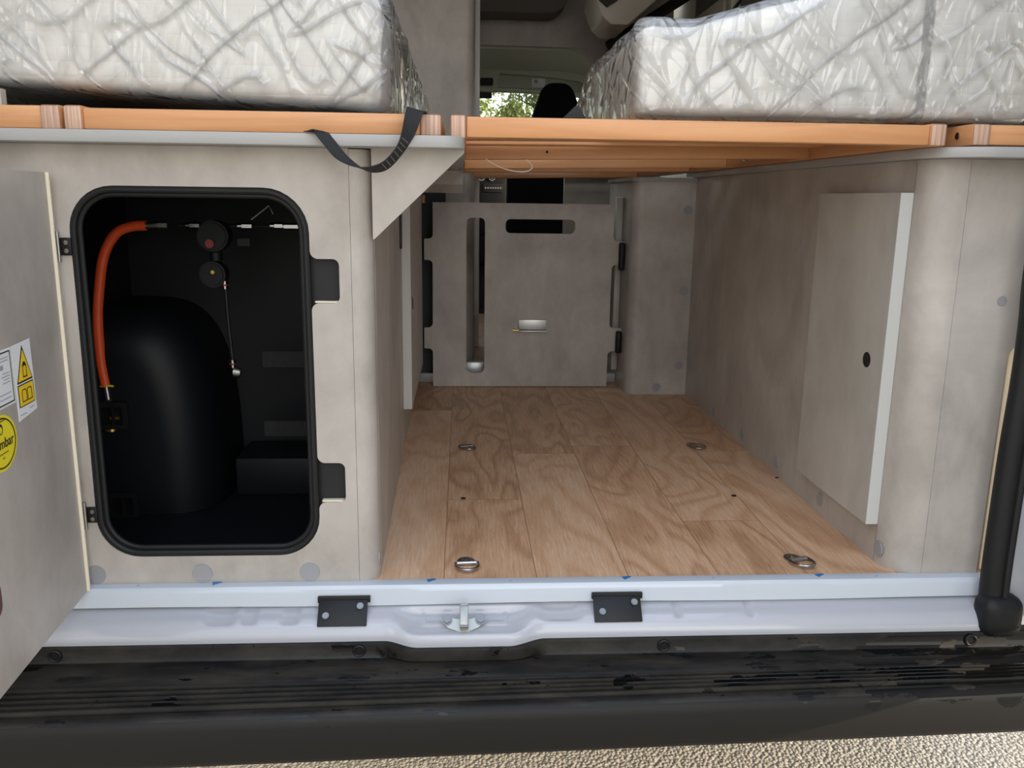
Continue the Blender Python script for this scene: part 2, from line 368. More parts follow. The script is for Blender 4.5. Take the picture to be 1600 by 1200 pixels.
# ================================================================== SETTING
XS, ZG = .757, -.5
bm = bmesh.new(); ul = bm.loops.layers.uv.new('plank'); sl = bm.faces.layers.float.new('seed')
joints = {-.185: [1.15], -.03: [.385], .126: [.71], .285: [.98], .442: [.32, 1.33], .60: [.87]}
x = -.185 - .155 * 4
while x < 1.0:
    key = next((k for k in joints if abs(k - x) < .004), None)
    js = list(joints[key]) if key is not None else [random.uniform(.2, 1.1)]
    while js[-1] < 3: js.append(js[-1] + 1.2)
    js = [-.9] + js if js[0] > .2 else js
    js = [min(3.3, j) for j in js]
    xe = x + .155
    y0 = -.016
    for j in js:
        j = min(j, 3.3)
        if j <= y0: continue
        f = bm.faces.new([bm.verts.new(c) for c in ((x, y0, 0), (xe, y0, 0), (xe, j, 0), (x, j, 0))])
        f[sl] = random.random()
        for l, uvc in zip(f.loops, ((0, .01), (.155, .01), (.155, j - y0 + .0), (0, j - y0))):
            l[ul].uv = (uvc[0], uvc[1] if y0 < 0 else (uvc[1] if uvc[1] > .01 else 0))
        y0 = j
    x = xe
me = bpy.data.meshes.new('floor'); bm.to_mesh(me); bm.free(); finish(me, 'oak_vinyl')
fl = bpy.data.objects.new('floor', me); COL.objects.link(fl); struct(fl)
struct(obj('floor_underside', box(-.85, 1.03, -.015, 3.3, -.05, -.002), 'box_black'))
struct(obj('wall_left', box(-.89, -.85, 0, 3.2, -.1, 1.8), 'beige_metal'))
struct(obj('wall_right', box(1.03, 1.07, 0, 3.2, -.1, 1.8), 'beige_metal'))
struct(obj('ceiling', box(-.89, 1.07, -.05, 3.2, 1.8, 1.86), 'dark_liner'))
bm = bmesh.new(); bmesh.ops.create_grid(bm, x_segments=1, y_segments=1, size=60)
for v in bm.verts: v.co.z = ZG
struct(obj('ground', bm, 'asphalt'))

# cab shell: sides, roof, bulkhead with windscreen opening
struct(obj('wall_front', plate([[(-.85, -.1), (1.03, -.1), (1.03, .80), (-.85, .80)]], 'xz', 4.35, 4.39), 'dark_liner'))
struct(obj('wall_front_upper', plate([[(-.85, 1.30), (1.03, 1.30), (1.03, 1.8), (-.85, 1.8)]], 'xz', 4.2, 4.24), 'cab_liner'))
struct(obj('wall_cab_left', box(-.89, -.85, 3.2, 4.39, -.1, .75), 'dark_liner'))
struct(obj('wall_cab_right', box(1.03, 1.07, 3.2, 4.39, -.1, .75), 'dark_liner'))
struct(obj('ceiling_cab', box(-.89, 1.07, 3.2, 4.4, 1.45, 1.5), 'dark_liner'))
struct(obj('floor_cab', box(-.85, 1.03, 3.3, 4.39, -.15, -.1), 'dark_liner'))
ws = thing('window_1', '', '', (.09, 4.36, .8)); del ws['label'], ws['category']; struct(ws)
obj('glass_pane', plate([[(-.83, .80), (1.01, .80), (1.01, 1.30), (-.83, 1.30)]], 'xz', 4.30, 4.305), 'glass', ws)
obj('windscreen_pillar', box(.075, .105, 4.27, 4.298, .80, 1.30), 'black_plastic', ws)

# ================================================================== LEFT GAS LOCKER CABINET
lc = thing('gas_locker_cabinet', 'grey concrete-look cabinet on the left with a big black rubber-rimmed locker opening', 'cabinet', (-.4, 0, 0))
opening = rpoly([(-.580, .048, .066), (-.229, .048, .066), (-.229, .138, .012), (-.186, .138, .010), (-.186, .204, .010), (-.229, .204, .012),
                 (-.229, .459, .012), (-.186, .459, .010), (-.186, .526, .010), (-.229, .526, .012), (-.229, .630, .066), (-.577, .630, .066)], 8)
obj('front_panel', plate([[(-.845, .002), (-.168, .002), (-.168, .688), (-.845, .688)], opening], 'xz', 0, .016), 'laminate', lc)
bm = bmesh.new(); n = 10; R = .030; prof = [(-.1675, 0)] + [(-.166 + R * math.sin(a), R - R * math.cos(a)) for a in [math.pi / 2 * k / n for k in range(n + 1)]]
prof2 = prof + [(-.137, .05)]
rows = [[bm.verts.new((p[0], p[1], z)) for p in prof2] for z in (0, .687)]
for k in range(len(prof2) - 1): bm.faces.new((rows[0][k], rows[0][k + 1], rows[1][k + 1], rows[1][k]))
obj('corner_post', bm, 'laminate', lc)
obj('side_panel', plate([[(-.1365, .05), (-.150, 1.20), (-.150, 1.45), (-.165, 1.45), (-.165, 1.20), (-.152, .05)]], 'xy', 0, .687), 'laminate', lc)
obj('latch_recess', box(-.236, -.183, .0125, .016, .452, .532, 0), 'recess_grey', lc)
obj('latch_recess', box(-.236, -.183, .0125, .016, .132, .210, 0), 'recess_grey', lc)
obj('lit_recess_lip', box(-.224, -.190, .002, .012, .1385, .1405), 'lit_edge', lc)  # lit bottom edge of the notch, painted as a cream strip
obj('lit_recess_lip', box(-.224, -.190, .002, .012, .4595, .4615), 'lit_edge', lc)
cap0 = None
def cap(parent, p, r, axis):
    d = {'y': Vector((0, -1, 0)), 'x': Vector((-1, 0, 0)), 'X': Vector((1, 0, 0))}[axis]
    p = Vector(p); return obj('screw_cap', cyl(p + d * -.001, p + d * .0012, r, 28, bev=.0006), 'cap_grey', parent)
for x in (-.589, -.42, -.248): cap(lc, (x, 0, .018), .0165, 'y')
for y, z in ((.03, .03), (.30, .03), (.58, .03), (.86, .03)): cap(lc, (-.137 - .013 * y, y, z), .013, 'X')
# locker liner with rubber seal
gb = thing('gas_locker_liner', 'black moulded plastic gas locker tub inside the left cabinet opening', 'locker tub', (-.4, .26, .006))
b = box(-.70, -.18, .017, .54, .006, .676)
b.faces.ensure_lookup_table(); bmesh.ops.delete(b, geom=[f for f in b.faces if f.normal.y < -.9], context='FACES')
obj('tub', b, 'box_black', gb)
def ring_outline(off): return rrect(-.579 + off, -.230 - off, .0485 + off, .6295 - off, .066 - off, 10)
obj('flange', plate([ring_outline(-.004), ring_outline(.010)], 'xz', .012, .02), 'rubber', gb)
pts = [Vector((p[0], .004, p[1])) for p in ring_outline(.0045)]
bm = tube(pts, .0055, 10, closed=True)
tube([Vector((p[0], .010, p[1])) for p in ring_outline(.0115)], .0045, 10, closed=True, bm=bm)
obj('rubber_seal', bm, 'rubber', gb)
# wheel arch bulge: rounded block
bm = bmesh.new(); nu, nv = 28, 20; grid = []
for i in range(nu + 1):
    a = math.pi / 2 * i / nu; row = []
    for j in range(nv + 1):
        t = j / nv; c = math.pi / 2 * max(0, (t - .3) / .7); rr = .09 * (1 - math.cos(c))
        ex = max(0, math.cos(a)) ** .5; ez = math.sin(a) ** .62
        row.append(bm.verts.new((-.698 + (.215 - rr) * ex, .538 - .14 * min(1, t / .3) - .10 * math.sin(c), .007 + (.40 - rr) * ez)))
    grid.append(row)
for i in range(nu):
    for j in range(nv): bm.faces.new((grid[i][j], grid[i + 1][j], grid[i + 1][j + 1], grid[i][j + 1]))
cc = bm.verts.new((-.698, .298, .007))
for i in range(nu): bm.faces.new((grid[i][nv], grid[i + 1][nv], cc))
obj('wheel_arch_bulge', bm, 'box_sheen', gb, angle=60)
obj('floor_ledge', box(-.468, -.182, .40, .535, .007, .088, .006), 'box_black', gb)
for z, x0 in ((.297, -.400), (.153, -.403)):
    st = obj('retaining_strap', box(x0, -.182, .395, .399, z - .016, z + .016), 'strap_black', gb)
    bm = None
    for k in range(26): bm = box(x0 + .02 + k * .0045, x0 + .0215 + k * .0045, .3935, .3955, z - .015, z + .015, bm=bm)
    obj('strap_rib', bm, 'recess_grey', st)
bm = box(-.30, -.24, .29, .31, .028, .034, .002); obj('floor_tab', bm, 'recess_grey', gb)
# clamps on the left
for (cx, cz) in ((-.655, .208), (-.650, .028)):
    h = .052; w = .05
    bm = plate([rrect(cx - w / 2 - .01, cx + w / 2, cz - h / 2, cz + h / 2, .006), rrect(cx - w / 2 + .002, cx + w / 2 - .010, cz - h / 2 + .009, cz + h / 2 - .009, .003)], 'xz', .285, .31)
    box(cx - .006, cx - .001, .288, .305, cz - h / 2, cz + h / 2, bm=bm)
    box(cx - w / 2 - .04, cx - w / 2 - .006, .29, .32, cz - h / 2 + .004, cz + h / 2 - .004, .003, bm=bm)
    obj('bottle_clamp', bm, 'black_plastic', gb)
# hose and regulator
ho = thing('gas_hose', 'orange gas hose hanging in a curve on the left inside the black locker', 'hose', (-.6, .3, .25))
hp = spline([(-.574, .3, .562), (-.601, .3, .560), (-.630, .3, .546), (-.654, .3, .506), (-.667, .3, .448), (-.675, .3, .388), (-.676, .3, .316), (-.671, .3, .262)], 8)
obj('rubber_hose', tube(hp, .0092, 16), 'hose_orange', ho)
bm = cyl((-.671, .3, .262), (-.669, .3, .236), .0075, 16); cyl((-.671, .3, .236), (-.668, .3, .226), .0105, 6, bm=bm)
obj('lower_coupling', bm, 'chrome', ho)
bm = cyl((-.576, .3, .562), (-.552, .3, .563), .0062, 12); cyl((-.552, .3, .563), (-.535, .3, .563), .0075, 6, bm=bm)
obj('upper_coupling', bm, 'zinc', ho)
bm = tube([Vector((-.669 + .012 * math.cos(a), .3 - .012 * math.sin(a) * .6, .262 + .003 * math.sin(a))) for a in [2 * math.pi * k / 20 for k in range(20)]], .0022, 8, closed=True)
obj('tag_ring', bm, 'yellow_tag', ho)
bm = cyl((-.668, .3, .184), (-.668, .3, .176), .014, 20, bev=.002); cyl((-.668, .3, .20), (-.650, .3, .20), .004, 10, bm=bm)
obj('valve', bm, 'brass', ho)
rg = thing('gas_regulator', 'black gas regulator with silver couplings high on the back wall inside the locker', 'regulator', (-.45, .3, .5))
bm = cyl((-.452, .32, .545), (-.452, .28, .545), .028, 28, bev=.004); cyl((-.452, .30, .515), (-.452, .30, .50), .012, 12, bm=bm)
obj('body', bm, 'box_black', rg)
bm = cyl((-.458, .32, .475), (-.458, .285, .475), .024, 24, bev=.004); obj('valve_body', bm, 'box_black', rg)
obj('pressure_button', cyl((-.455, .284, .480), (-.455, .281, .480), .0035, 12), 'yellow_tag', rg)
obj('red_cap', cyl((-.455, .279, .532), (-.455, .272, .532), .008, 12), 'red_ring', rg)
for x0, x1, z in ((-.495, -.478, .563), (-.402, -.384, .563), (-.343, -.328, .564), (-.326, -.300, .563)):
    bm = cyl((x0, .3, z), (x1, .3, z), .0062, 6); cyl((x0 - .008, .3, z), (x0, .3, z), .0045, 10, bm=bm); obj('coupling', bm, 'chrome', rg)
obj('mounting_bracket', box(-.412, -.390, .30, .303, .527, .540), 'recess_grey', rg)
obj('thin_pipe', tube([Vector((-.439, .3, .455)), Vector((-.437, .3, .38)), Vector((-.433, .3, .305))], .0035, 8), 'black_plastic', rg)
for z, x in ((.455, -.439), (.306, -.433)):
    c_ = obj('pipe_fitting', cyl((x, .3, z - .007), (x, .3, z + .008), .0062, 12), 'chrome', rg)
    obj('red_band', cyl((x, .3, z - .0015), (x, .3, z + .0015), .0066, 12), 'red_ring', c_)
obj('elbow', cyl((-.433, .303, .290), (-.420, .303, .288), .011, 16, bev=.002), 'zinc', rg)
obj('supply_pipe', cyl((-.52, .315, .563), (-.19, .315, .563), .003, 8), 'black_plastic', rg)
obj('cable_tie', tube([Vector((-.385, .3, .575)), Vector((-.352, .3, .60)), Vector((-.345, .3, .585))], .0012, 6), 'ink_grey', rg)

# locker door standing open
th = math.atan2(.0645, 1)
dn = Vector((1, .0645, 0)).normalized(); dv = Vector((.0645, -1, 0)).normalized()   # face normal, direction from hinge to free end
D0 = Vector((-.595, -.02, 0))
FD = Matrix((dv, Vector((0, 0, 1)), dn)).transposed()
def on_door(bm, lift=0.0):
    bm.transform(Matrix.Translation(D0 + dn * lift)); return bm
ld = thing('locker_door', 'open grey gas locker door with warning stickers at the left edge', 'door', D0)
obj('door_leaf', on_door(plate([rpoly([(.0, .0), (.42, .0, .01), (.42, .647, .01), (.0, .647)])], FD, -.016, 0)), 'laminate', ld)
obj('sunlit_door_edge', on_door(plate([rpoly([(-.001, .0), (.0018, .0), (.0018, .647), (-.001, .647)])], FD, -.014, .0045)), 'lit_edge', ld)  # strip of sunlight along the hinge edge, painted in cream
obj('finger_hole', on_door(plate([rrect(.268, .30, .10, .145, .014)], FD, -.001, .0006)), 'brown_knob', ld)
for z in (.541, .121):
    hg = thing('hinge', '', '', D0); hg.location = D0
    for k in ('label', 'category'): del hg[k]
    hg.parent = ld; hg.location = (0, 0, 0); hg['_w'] = list(D0)
    obj('leaf_plate', box(-.592, -.5765, -.0035, -.0005, z - .013, z + .013, .0008), 'black_plastic', hg)
    obj('knuckle', cyl((-.594, -.006, z - .022), (-.594, -.006, z + .022), .0032, 12), 'chrome', hg)
    for dz in (-.006, .006): obj('screw', cyl((-.583, -.004, z + dz), (-.583, -.0055, z + dz), .0035, 12), 'chrome', hg)
# stickers (u = distance from hinge, v = height)
def sticker(name, outline, m, lift, parent, w=.0004): return obj(name, on_door(plate([outline], FD, lift, lift + w)), m, parent)
def U(y): return (-.02 - y) * 1.002
ws_ = tag(obj('warning_sticker', on_door(plate([[(U(-.1305), .425), (U(-.1295), .327), (U(-.186), .322), (U(-.187), .423)]], FD, 0, .0005)), 'label_white'), 'white sticker with a yellow warning triangle and a yellow book sign on the open door', 'sticker')
def sub(o, name, outl, m, lift=.0005): return obj(name, on_door(plate(outl, FD, lift, lift + .0004)), m, o)
ws_['_w'] = [0, 0, 0]
a, b = U(-.134), U(-.181); mid = (a + b) / 2
sub(ws_, 'triangle_border', [[(a, .371), (mid, .420), (b, .371)]], 'ink')
sub(ws_, 'triangle_field', [[(a + .0035, .3735), (mid, .4135), (b - .0035, .3735)]], 'label_yellow', .0009)
sub(ws_, 'gas_bottle_symbol', [rpoly([(mid - .006, .377), (mid + .006, .377), (mid + .006, .393, .003), (mid + .002, .398), (mid - .002, .398), (mid - .006, .393, .003)]), rrect(mid - .0047, mid + .0047, .3785, .3925, .002)], 'ink', .0013)
sub(ws_, 'square_border', [[(a, .339), (b, .339), (b, .369), (a, .369)]], 'ink')
sub(ws_, 'square_field', [[(a + .0022, .3405), (b - .0022, .3405), (b - .0022, .3675), (a + .0022, .3675)]], 'label_yellow', .0009)
for s_ in (-1, 1):
    u0, u1 = sorted((mid + s_ * .001, mid + s_ * .015))
    sub(ws_, 'book_page', [rpoly([(u0, .345), (u1, .345), (u1, .362, .004), (u0, .362, .004)]), rpoly([(u0 + .0012, .3462), (u1 - .0012, .3462), (u1 - .0012, .3608, .003), (u0 + .0012, .3608, .003)])], 'ink', .0013)
sub(ws_, 'fine_print', [[(U(-.139), .3325), (U(-.152), .3325), (U(-.152), .3338), (U(-.139), .3338)], [(U(-.163), .3285), (U(-.181), .3285), (U(-.181), .3298), (U(-.163), .3298)]], 'ink_grey')
dl = tag(obj('data_sticker', on_door(plate([[(U(-.190), .423), (U(-.190), .350), (U(-.27), .350), (U(-.27), .423)]], FD, 0, .0005)), 'label_white'), 'white printed data sticker beside the warning triangle, cut by the frame edge', 'sticker')
dl['_w'] = [0, 0, 0]
sub(dl, 'frame_line', [[(U(-.193), .420), (U(-.267), .420), (U(-.267), .353), (U(-.193), .353)], [(U(-.1945), .4185), (U(-.2655), .4185), (U(-.2655), .3545), (U(-.1945), .3545)]], 'ink')
sub(dl, 'print_line', [[(U(-.200), z), (U(-.200 - w), z), (U(-.200 - w), z + .0012), (U(-.200), z + .0012)] for z, w in ((.412, .03), (.408, .022), (.392, .018), (.388, .022), (.384, .016), (.380, .02), (.366, .04), (.360, .035))], 'ink_grey')
sub(dl, 'print_block', [[(U(-.215), .398), (U(-.236), .398), (U(-.236), .404), (U(-.215), .404)]], 'ink_grey')
# round pressure sticker
cu_, cv_, cr_ = U(-.240), .308, .042
circ = lambda r, n=40: [(cu_ + r * math.cos(2 * math.pi * k / n), cv_ + r * .86 * math.sin(2 * math.pi * k / n)) for k in range(n)]
rs = tag(obj('pressure_sticker', on_door(plate([circ(cr_)], FD, 0, .0006)), 'label_lemon'), 'round yellow pressure sticker reading mbar below the white stickers', 'sticker')
rs['_w'] = [0, 0, 0]
sub(rs, 'ring_line', [circ(cr_ - .0045), circ(cr_ - .0065)], 'ink', .0006)
RT = Matrix((-dv, Vector((0, 0, 1)), dn)).transposed()
def door_text(body, size, u, v):
    t = text(body, size); 
    R_ = Matrix((-dv, Vector((0, 0, 1)), Vector(-dv).cross(Vector((0, 0, 1))))).transposed()
    t.transform(R_.to_4x4()); t.transform(Matrix.Translation(D0 + dv * u + Vector((0, 0, v)) + dn * .0012)); return t
obj('pressure_text', door_text('30 mbar', .019, cu_ + .001, cv_ - .001), 'ink', rs)
obj('flame_mark', on_door(plate([[(cu_ + .005 * math.cos(2 * math.pi * k / 20), cv_ + .018 + .007 * math.sin(2 * math.pi * k / 20)) for k in range(20)], [(cu_ + .0035 * math.cos(2 * math.pi * k / 20), cv_ + .017 + .005 * math.sin(2 * math.pi * k / 20)) for k in range(20)]], FD, .0006, .001)), 'ink', rs)
for dz, w in ((.0275, .012), (-.014, .014), (-.020, .003)): sub(rs, 'small_print', [[(cu_ - w, cv_ + dz), (cu_ + w, cv_ + dz), (cu_ + w, cv_ + dz + .001), (cu_ - w, cv_ + dz + .001)]], 'ink', .0006)

# ================================================================== SHELVES (worktops under the beds)
ls = thing('bed_shelf', 'grey shelf board on top of the left locker cabinet, overhanging the aisle', 'shelf', (-.4, .5, .69))
obj('shelf_board', plate([rpoly([(-.85, -.048), (.004, -.048, .035), (.004, 1.3), (-.85, 1.3)], 8)], 'xy', .6885, .7055, .0015), 'shelf_edge', ls)
obj('bracket', plate([rpoly([(-.1345, .6885), (-.1345, .556), (-.1325, .556), (.003, .684), (.003, .6885)])], 'xz', 0.004, .018), 'laminate', ls)
obj('support_rail', box(-.15, .002, 1.0, 1.016, .652, .688), 'laminate', ls)
obj('support_rail', box(-.15, .002, 1.28, 1.296, .632, .688), 'laminate', ls)
rsf = thing('bed_shelf', 'grey shelf board capping the right-hand cabinet run with rounded front corner', 'shelf', (.85, .5, .69))
obj('shelf_board', plate([rpoly([(.712, -.048, .09), (.955, -.048), (.955, 1.36), (.712, 1.36)], 12)], 'xy', .688, .7035, .0015), 'shelf_edge', rsf)

# ================================================================== RIGHT CABINET
rc = thing('side_cabinet', 'long grey concrete-look cabinet lining the right side with rounded front corner', 'cabinet', (.85, .4, 0))
obj('side_panel', box(.727, .743, .056, 1.3635, 0, .6875), 'laminate', rc)
bm = bmesh.new(); R = .056; prof2 = [(.727, .057)] + [(.727 + R - R * math.cos(a), .056 - R * math.sin(a)) for a in [math.pi / 2 * k / 12 for k in range(13)]]
rows = [[bm.verts.new((p[0], p[1], z)) for p in prof2] for z in (0, .6875)]
for k in range(len(prof2) - 1): bm.faces.new((rows[0][k], rows[0][k + 1], rows[1][k + 1], rows[1][k]))
obj('corner_post', bm, 'laminate', rc)
obj('front_panel', plate([rpoly([(.7835, 0), (.881, 0), (.884, .401, .028), (.95, .401), (.95, .6875), (.7835, .6875)])], 'xz', 0, .016), 'laminate', rc)
for y, z in ((.044, .029), (.293, .029), (.54, .03), (.788, .027), (1.041, .022)): cap(rc, (.727, y, z), .0145, 'x')
cap(rc, (.861, 0, .469), .008, 'y')
pn = obj('access_panel', plate([[(.057, .070), (.372, .066), (.372, .636), (.057, .636)]], 'yz', .7055, .7265), 'laminate_pale', rc)
obj('panel_edge', box(.7055, .7265, .0552, .057, .070, .636), 'laminate_edge', pn)
obj('finger_hole', cyl((.7056, .113, .352), (.7048, .113, .352), .0135, 24), 'dark_hole', pn)
# left side access panel (on the left cabinet)
pl = obj('access_panel', plate([[(.75, .105), (1.34, .105), (1.34, .64), (.75, .64)]], 'yz', -.144, -.123), 'laminate_pale', lc)
obj('panel_edge', box(-.144, -.123, .7482, .75, .105, .64), 'laminate_edge', pl)
obj('finger_slot', plate([rrect(.80, .83, .345, .375, .01)], 'yz', -.1228, -.1222), 'dark_hole', pl)
obj('edge_latch', plate([rrect(.69, .735, .50, .585, .015)], 'yz', -.1455, -.1405), 'black_plastic', lc)

# far right column cabinet
cb = thing('tall_side_unit', 'narrow grey cabinet with rounded corner at the far end of the right side', 'cabinet', (.63, 1.5, 0))
bm = bmesh.new(); R = .035; prof2 = [(.53, 1.80), (.53, 1.364 + R)] + [(.53 + R - R * math.cos(a), 1.364 + R - R * math.sin(a)) for a in [math.pi / 2 * k / 10 for k in range(11)]] + [(.728, 1.364)]
rows = [[bm.verts.new((p[0], p[1], z)) for p in prof2] for z in (0, .676)]
for k in range(len(prof2) - 1): bm.faces.new((rows[0][k], rows[0][k + 1], rows[1][k + 1], rows[1][k]))
obj('body_panel', bm, 'laminate', cb)
obj('top_board', plate([rpoly([(.522, 1.80), (.522, 1.358, .035), (1.0, 1.358), (1.0, 1.80)], 8)], 'xy', .676, .687), 'shelf_edge', cb)
for x, z in ((.704, .59), (.704, .337), (.701, .096), (.631, .024)): cap(cb, (x, 1.364, z), .0145, 'y')
ds = obj('door_strip', box(.508, .529, 1.52, 1.56, .05, .625, .002), 'laminate', cb)
obj('strip_top', box(.507, .530, 1.518, 1.56, .625, .628), 'aluminium', ds)
tag(obj('grey_cupboard_front', box(.415, .70, 2.23, 2.25, 0, .74), 'laminate_pale'), 'pale grey cupboard front far back behind the slotted panel, right of the seat', 'cupboard')

# ================================================================== SLOTTED PANEL AT THE BACK
sp_ = thing('slotted_panel', 'grey removable table panel with cut-out slots and side tabs standing across the aisle', 'panel', (.2, 1.475, 0))
ol = rpoly([(-.096, .002), (.486, .002), (.487, .122, .014), (.530, .122 + .0, .0), (.530, .200, .004), (.489, .200, .014), (.490, .410, .014), (.531, .410, .0), (.531, .486, .004), (.492, .486, .014), (.493, .603), (-.094, .603),
            (-.094, .488, .014), (-.122, .488, .004), (-.122, .420, .004), (-.095, .420, .014), (-.096, .200, .014), (-.124, .200, .004), (-.124, .130, .004), (-.096, .130, .014)], 5)
obj('panel_board', plate([ol, rrect(.014, .074, .048, .556, .016), rrect(.140, .366, .508, .553, .016)], 'xz', 1.475, 1.491), 'laminate', sp_)
obj('metal_hook', box(.186, .278, 1.466, 1.472, .196, .228, .001), 'aluminium', sp_)
bm = box(.186, .280, 1.452, 1.474, .1895, .1935, .001); obj('hook_shelf', bm, 'aluminium', sp_)
obj('brass_pin', cyl((.167, 1.468, .1925), (.188, 1.468, .1925), .0035, 12), 'brass', sp_)
for z0, z1 in ((.130, .20), (.405, .49)): obj('rubber_grip', box(.510, .5285, 1.452, 1.474, z0 - .012, z1 - .008, .006, 3), 'rubber', sp_)
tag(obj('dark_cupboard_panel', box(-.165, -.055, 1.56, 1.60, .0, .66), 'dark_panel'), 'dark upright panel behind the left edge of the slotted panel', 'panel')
tag(obj('wood_block', box(-.129, -.120, 1.50, 1.53, .60, .625), 'beech_x'), 'tiny orange wood block under the left shelf beside the slotted panel', 'wood block')
sst = tag(obj('step_strip', box(-.165, .528, 1.54, 1.56, .001, .033, .003, bm=box(.0, .09, 1.565, 1.60, .001, .066, .003)), 'aluminium'), 'light metal step strip on the floor behind the slotted panel', 'strip')

# ================================================================== BATHROOM WALL AND FAR ITEMS
bw = thing('partition_wall', 'tall grey partition wall behind the left mattress with rounded right corner', 'partition', (-.4, 1.8, 0))
obj('wall_panel', box(-.85, .012, 1.75, 1.77, 0, 1.8), 'laminate', bw)
bm = bmesh.new(); R = .030; prof2 = [(.0125, 1.75)] + [(.012 + R * math.sin(a), 1.75 + R - R * math.cos(a)) for a in [math.pi / 2 * k / 10 for k in range(11)]] + [(.050, 2.28)]
rows = [[bm.verts.new((p[0], p[1], z)) for p in prof2] for z in (0, 1.8)]
for k in range(len(prof2) - 1): bm.faces.new((rows[0][k], rows[0][k + 1], rows[1][k + 1], rows[1][k]))
obj('corner_panel', bm, 'laminate', bw)
obj('edge_strip', box(.050, .0705, 2.26, 2.30, 0, 1.8, .003), 'edge_white', bw)
# overhead locker, luton board, cab headliner
tag(obj('overhead_locker', plate([rpoly([(-.2, 1.43), (.47, 1.43, .09), (.50, 1.78, .0), (-.2, 1.78)], 8)], 'xz', 2.75, 2.93), 'dark_liner'), 'dark overhead locker with rounded corner at the top above the cab', 'locker')
tag(obj('cab_bulkhead_board', plate([rpoly([(-.2, 1.326), (.575, 1.318, .09), (.668, 1.20, .05), (.74, 1.0), (1.0, .9), (1.0, 1.79), (-.2, 1.79)], 8)], 'xz', 2.95, 2.98), 'laminate'), 'grey board above the cab opening, under the dark overhead locker', 'board')
hl = thing('cab_headliner', 'grey-green moulded cab headliner shelf above the windscreen', 'headliner', (.3, 3.2, 1.1))
bm = bmesh.new(); prof2 = [(2.985, 1.336), (3.0, 1.334), (3.1, 1.325), (3.25, 1.312), (3.4, 1.30), (3.46, 1.296), (3.49, 1.291), (3.50, 1.285)]
rows = []
for i in range(31):
    x = -.3 + 1.15 * i / 30; d = .24 * sstep(.50, .90, x) ** 1.2
    rows.append([bm.verts.new((x, y, z - d * (1 - .75 * k / 7))) for k, (y, z) in enumerate(prof2)])
for i in range(30):
    for k in range(7): bm.faces.new((rows[i][k], rows[i + 1][k], rows[i + 1][k + 1], rows[i][k + 1]))
obj('liner_shell', bm, 'cab_liner', hl)
obj('front_edge', tube([Vector((-.3, 2.99, 1.317)), Vector((.3, 2.99, 1.318)), Vector((.49, 2.99, 1.312)), Vector((.58, 2.99, 1.288)), Vector((.63, 2.99, 1.24)), Vector((.68, 2.99, 1.18)), Vector((.75, 2.99, 1.12))], .009, 8), 'cab_liner', hl)
rec = rpoly([(.195, 1.195, .005), (.68, 1.178, .02), (.70, 1.215, .03), (.62, 1.240, .03), (.42, 1.262, .1), (.195, 1.272, .012)])
obj('liner_face', plate([[(-.3, 1.188), (.3, 1.184), (.95, 1.165), (.95, 1.25), (.60, 1.29), (-.3, 1.30)], rec], 'xz', 3.498, 3.56), 'cab_liner', hl)
obj('storage_flap', plate([rpoly([(.18, 1.18), (.72, 1.17), (.72, 1.28), (.18, 1.28)])], 'xz', 3.545, 3.56), 'cab_liner', hl)
obj('warning_label', box(.378, .450, 3.538, 3.545, 1.208, 1.253), 'label_white', hl)
obj('label_print', cyl((.400, 3.538, 1.238), (.400, 3.5365, 1.238), .010, 20), 'ink_grey', hl)
obj('dome_light', box(.095, .165, 3.44, 3.50, 1.205, 1.240, .008), 'recess_grey', hl)
obj('rear_rail', tube([Vector((-.3, 3.55, 1.200)), Vector((.4, 3.55, 1.190)), Vector((.80, 3.55, 1.16))], .014, 8), 'cab_liner', hl)
tag(obj('rear_view_mirror', box(.05, .165, 3.62, 3.64, 1.155, 1.195, .008, bm=box(.10, .115, 3.63, 3.645, 1.19, 1.449)), 'black_plastic'), 'black interior mirror hanging below the cab headliner at the left', 'mirror')

seat = thing('captain_chair', 'black cab seat seen from behind with tall rounded headrest', 'seat', (.43, 3.3, 0))
obj('backrest', plate([rpoly([(.235, .15, .02), (.545, .15, .02), (.545, .74, .03), (.65, .93, .03), (.60, 1.10, .05), (.56, 1.20, .07), (.42, 1.20, .07), (.385, 1.10, .05), (.33, .93, .03), (.235, .74, .03)], 6)], 'xz', 3.27, 3.37, .012), 'seat_fabric', seat)
obj('seat_cushion', box(.22, .60, 3.3, 3.8, .35, .5, .04, 3), 'seat_fabric', seat)
obj('seat_base', box(.26, .56, 3.33, 3.75, -.098, .35, .01), 'black_plastic', seat)
db = thing('dashboard', 'black dashboard with radio and round dials far in the cab', 'dashboard', (.2, 3.9, .5))
obj('dash_body', box(-.8, 1.0, 4.0, 4.3, .2, .76, .04, 3), 'black_plastic', db)
obj('console', box(.10, .27, 3.90, 4.02, .40, .79, .015), 'rubber', db)
bm = None
for x in (.115, .178):
    bm = tube([Vector((x + .018 * math.cos(a), 3.893, .737 + .018 * math.sin(a))) for a in [2 * math.pi * k / 24 for k in range(24)]], .0035, 6, closed=True, bm=bm)
    cyl((x, 3.895, .737), (x, 3.885, .737), .009, 16, bm=bm)
obj('dial', bm, 'chrome', db)
obj('radio', box(.125, .245, 3.892, 3.90, .650, .700, .002), 'recess_grey', db)
bm = None
for k in range(7): bm = box(.135 + k * .015, .144 + k * .015, 3.887, 3.892, .672, .679, bm=bm)
obj('radio_buttons', bm, 'ink_grey', db)

